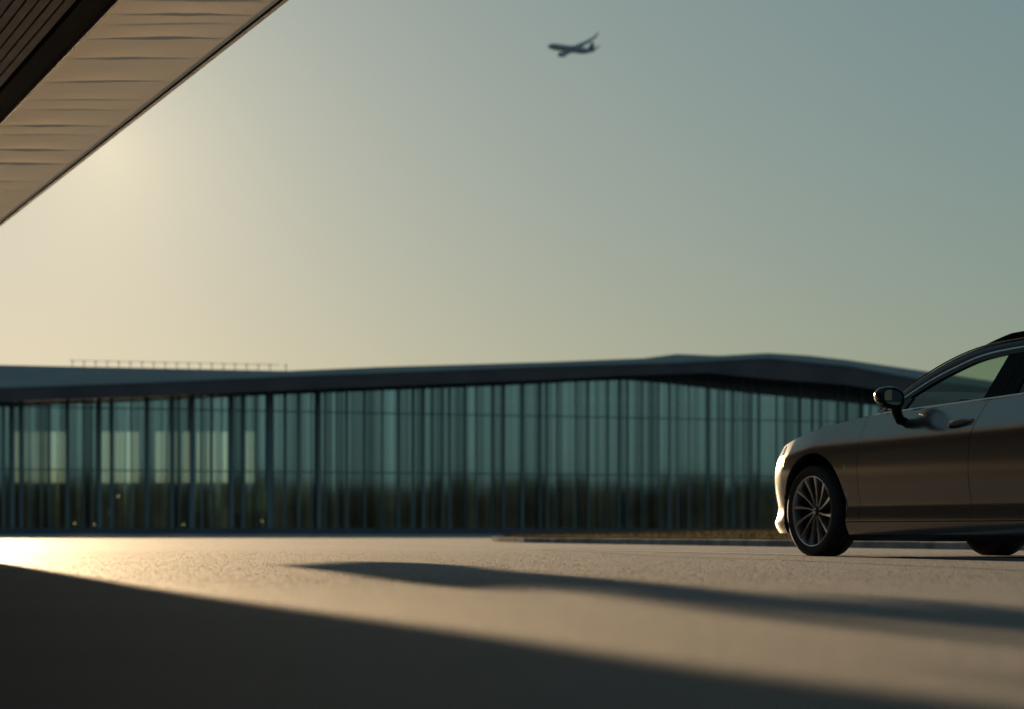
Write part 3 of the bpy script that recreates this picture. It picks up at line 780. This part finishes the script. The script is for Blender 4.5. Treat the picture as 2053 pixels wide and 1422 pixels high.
    def mp(i, j):
        th = math.pi*i/n1; ph = 2*math.pi*j/n2
        a_, b_, c_ = math.sin(th)*math.cos(ph), math.cos(th), math.sin(th)*math.sin(ph)
        # rear face cut flat, front rounded, outer end tapering
        xx = max(-.045, .085*a_) if a_ < 0 else .105*a_
        pw = lambda v: math.copysign(abs(v)**.78, v)
        yy = .114*pw(b_); zz = .080*pw(c_)*(1-.18*max(0, b_))*(1+.0*b_)
        return mc+Vector((xx, sg*yy, zz+.012*b_))
    mb.grid(mp, n1, n2); mir = mb.build('wing_mirror', M['satin'], car, smooth=True, angle=50)
    mb = MB(); mb.prism([(.074*math.copysign(abs(math.cos(t))**.7, math.cos(t)), .052*math.copysign(abs(math.sin(t))**.7, math.sin(t))) for t in [k*math.pi/12 for k in range(24)]], lambda p: mc+Vector((-.0455, sg*p[0], p[1]+.1*p[0]*sg)), lambda p: mc+Vector((-.048, sg*p[0], p[1]+.1*p[0]*sg)))
    mb.build('mirror_glass', M.setdefault('mirror', mat('mirror_glass', (.35,.42,.42), .03, metal=1)), mir)
    mb = MB(); mb.grid(lambda i, j: mc+Vector((.03-.045*i/4, sg*(.117-.012*abs(i-2)/2+.003), -.02+.032*j/2)), 4, 2)
    mb.build('indicator', M.setdefault('amber', mat('amber_lens', (.65,.42,.18), .12, coat=1)), mir, smooth=True)
    mb = MB(); mb.tube([(-1.27, sg*.85, .975), (-1.275, sg*.90, .985), (-1.30, sg*.945, 1.03), (-1.33, sg*.975, 1.09), (-1.34, sg*.99, 1.13)], [.032,.036,.040,.045,.05], 12)
    mb.build('mirror_arm', M['satin'], mir, smooth=True)
    # wheel wells
    for xa in (XA, WBX):
        mb = MB(); n = 24
        mb.grid(lambda i, j: Vector((xa+(AW+.008)*math.cos(math.pi*(i/n*1.2-.1)), sg*(.56, .885)[j], AZ+(AH+.008)*math.sin(math.pi*(i/n*1.2-.1)))), n, 1)
        mb.add([Vector((xa+(AW+.008)*math.cos(math.pi*(i/n*1.2-.1)), sg*.56, AZ+(AH+.008)*math.sin(math.pi*(i/n*1.2-.1)))) for i in range(n+1)], [tuple(range(n+1))])
        mb.build('wheel_well', M['black'], car)
# cabin
mb = MB(); mb.grid(lambda i, j: Vector((lerp(-.72, -1.28, i/8), lerp(-.78, .78, j/8), lerp(1.035, 1.04, i/8)+.03*math.sin(i/8*math.pi))), 8, 8)
mb.box((-1.30,-.78,.9),(-1.27,.78,1.04)); mb.build('dashboard', M['cloth'], car, smooth=True)
mb = MB(); pts = [Vector((-1.42+.06*math.sin(t), .38+.185*math.cos(t), .97+.165*math.sin(t))) for t in [k*2*math.pi/24 for k in range(25)]]
mb.tube(pts, .015, 6, caps=False); mb.tube([(-1.42,.22,.97),(-1.42,.54,.97)], .014, 6); mb.tube([(-1.28,.38,.95),(-1.42,.38,.97)], .04, 8); mb.build('steering_wheel', M['cloth'], car, smooth=True)
for sg in (1, -1):
    for xx in (-2.45, -3.35):
        mb = MB(); prof_ = [(xx,.62),(xx-.16,1.16),(xx-.24,1.18),(xx-.12,.62)]
        mb.prism(prof_, lambda p: Vector((p[0], sg*.16, p[1])), lambda p: Vector((p[0], sg*.64, p[1])))
        mb.prism([(xx-.17,1.19),(xx-.17,1.33),(xx-.20,1.35),(xx-.25,1.34),(xx-.26,1.20)], lambda p: Vector((p[0], sg*.28, p[1])), lambda p: Vector((p[0], sg*.52, p[1])))
        mb.build('seat', M['cloth'], car)

# wheels
def wheel(xc, sg, steer=0.0):
    w = empty('wheel', (xc, sg*.79, .341), steer, car)
    if sg < 0: w.rotation_euler = (0, 0, math.pi+steer)
    mb = MB()
    mb.lathe([(.262,-.105),(.285,-.112),(.315,-.116),(.338,-.108),(.348,-.085),(.350,-.03),(.343,-.028),(.343,-.022),(.350,-.02),(.350,.03),(.343,.032),(.343,.038),(.350,.04),(.348,.085),(.339,.105),(.322,.114),(.31,.116),(.308,.113),(.29,.112),(.272,.106),(.262,.10)], n=72)
    mb.v = [(x, y, max(z, -.341)+( -.0 )) for x, y, z in mb.v]
    mb.build('tyre', M['rubber'], w, smooth=True, angle=30)
    mb = MB(); mb.lathe([(.252,.03),(.256,.085),(.260,.102),(.266,.106),(.270,.103),(.268,.095),(.262,.05),(.262,.0),(.25,.0)], n=72)
    rim = mb.build('rim', M['alloy'], w, smooth=True, angle=35)
    mb = MB(); mb.lathe([(.0,.0),(.20,-.005),(.252,.02),(.254,.05)], n=48); mb.lathe([(0,-.07),(.20,-.08),(.262,-.104),(.2615,-.001)], n=48); mb.build('inner_barrel', M['alloy_dark'], rim, smooth=True)
    mb = MB(); mb.lathe([(.0,.012),(.165,.012),(.165,-.01)], n=48); mb.build('brake_disc', mat('disc', (.08,.075,.075), .5, metal=.8) if 'disc' not in bpy.data.materials else bpy.data.materials['disc'], rim)
    mb = MB(); mb.lathe([(0,.078),(.022,.078),(.032,.072),(.048,.060),(.052,.02)], n=32); hub = mb.build('hub', M['alloy_dark'], rim, smooth=True)
    mb = MB(); mb.lathe([(0,.083),(.018,.082),(.024,.077)], n=24); mb.build('hub_cap', M['alloy'], hub, smooth=True)
    for k in range(12):
        th = 2*math.pi*k/12+.13; mb = MB(); mbs = MB()
        def P(r, wd_, dy, lat):
            tw = .17*(1-(r/.26))**1.3
            a = th+tw; c, s_ = math.cos(a), math.sin(a)
            return Vector((r*c-lat*s_, lerp(.062, .098, (r/.26)**1.5)+dy, r*s_+lat*c))
        R_ = [.035,.07,.11,.15,.19,.225,.257]
        W_ = [.006,.006,.0065,.0075,.0095,.012,.014]
        mb.grid(lambda i, j: P(R_[i], 0, (-.028, 0, .002, 0, -.028)[j], W_[i]*(-1.35, -1, 0, 1, 1.35)[j]), 6, 4)
        mb.build('spoke', M['alloy'], rim, smooth=True, angle=30)
    return w
def tree(o):
    for c in o.children: yield c; yield from tree(c)
for o in list(tree(car)):
    for v in o.data.vertices: v.co.x *= (.935 if v.co.x > 0 else .91)
XW = .022
wheel(XW, 1, rad(.3)); wheel(XW-.05, -1, rad(.3)); wheel(WBX*.91, 1); wheel(WBX*.91, -1)


# ------------------------------------------------------------------ airliner overhead
AD = 1500.0; ac = px(1146, 99, AD)
psi, pitch, bank = rad(40), rad(13), rad(28)
fw = Vector((-math.cos(psi)*math.cos(pitch), math.sin(psi)*math.cos(pitch), math.sin(pitch)))
lft0 = Vector((0,0,1)).cross(fw).normalized(); up0 = fw.cross(lft0)
lft = lft0*math.cos(bank)-up0*math.sin(bank); up = fw.cross(lft)
ap = empty('airliner', ac)
ap.rotation_mode = 'QUATERNION'; ap.rotation_quaternion = Matrix((fw, lft, up)).transposed().to_quaternion()
tag(ap, 'small dark airliner climbing away in the upper sky', 'airplane')
mb = MB(); prof = [(18.5,.05,-.3),(18,.7,-.25),(17,1.25,-.1),(15.5,1.7,0),(13,1.95,0),(-8,1.95,0),(-12,1.6,.35),(-15.5,1.0,.8),(-18,.35,1.1),(-18.6,.05,1.15)]
mb.grid(lambda i, j: Vector((prof[i][0], prof[i][1]*math.cos(2*math.pi*j/20), prof[i][2]+prof[i][1]*math.sin(2*math.pi*j/20))), len(prof)-1, 20)
mb.build('fuselage', M['aircraft'], ap, smooth=True, angle=60)
def foil(name, st, parent=ap):
    """st: list of (leading x, chord, y, z, thickness)"""
    mb = MB(); cs = [(0,0),(.12,.5),(.4,.6),(1,.03),(.4,-.4),(.12,-.35)]
    mb.grid(lambda i, j: Vector((st[i][0]-st[i][1]*cs[j % 6][0], st[i][2], st[i][3]+cs[j % 6][1]*st[i][4])), len(st)-1, 6)
    for e in (0, -1): mb.add([Vector((st[e][0]-st[e][1]*c[0], st[e][2], st[e][3]+c[1]*st[e][4])) for c in cs], [tuple(range(6))])
    return mb.build(name, M['aircraft'], parent, smooth=True, angle=50)
for sg in (1, -1):
    foil('wing', [(5.4,8.0,sg*1.2,-.9,1.5),(2.6,6.0,sg*6,-.3,1.1),(-.9,4.0,sg*12,.7,.8),(-3.2,2.6,sg*16.0,1.9,.5),(-4.6,1.6,sg*17.8,3.2,.3),(-5.6,.8,sg*18.6,4.4,.2)])
    foil('tailplane', [(-13.5,3.4,sg*.5,1.0,.4),(-16.2,1.5,sg*6.2,1.6,.2)])
    mb = MB(); mb.grid(lambda i, j: Vector((5.6-i*1.3, sg*5.6+(1.05,1.25,1.2,.95,.55)[i]*math.cos(2*math.pi*j/14), -2.0+(1.05,1.25,1.2,.95,.55)[i]*math.sin(2*math.pi*j/14))), 4, 14)
    mb.box((2.0, sg*5.6-.15, -1.5), (5.0, sg*5.6+.15, -.2)); mb.build('engine', M['aircraft'], ap, smooth=True, angle=50)
mb = MB(); cs = [(0,0),(.15,.25),(.5,.25),(1,.02),(.5,-.25),(.15,-.25)]; st = [(-12.2,5.0,1.6,.8),(-14.2,3.8,3.6,.6),(-16.2,2.2,6.0,.4)]
mb.grid(lambda i, j: Vector((st[i][0]-st[i][1]*cs[j % 6][0], cs[j % 6][1]*st[i][3], st[i][2])), 2, 6)
mb.add([Vector((st[2][0]-st[2][1]*c[0], c[1]*st[2][3], st[2][2])) for c in cs], [tuple(range(6))])
mb.build('tail_fin', M['aircraft'], ap, smooth=True, angle=50)
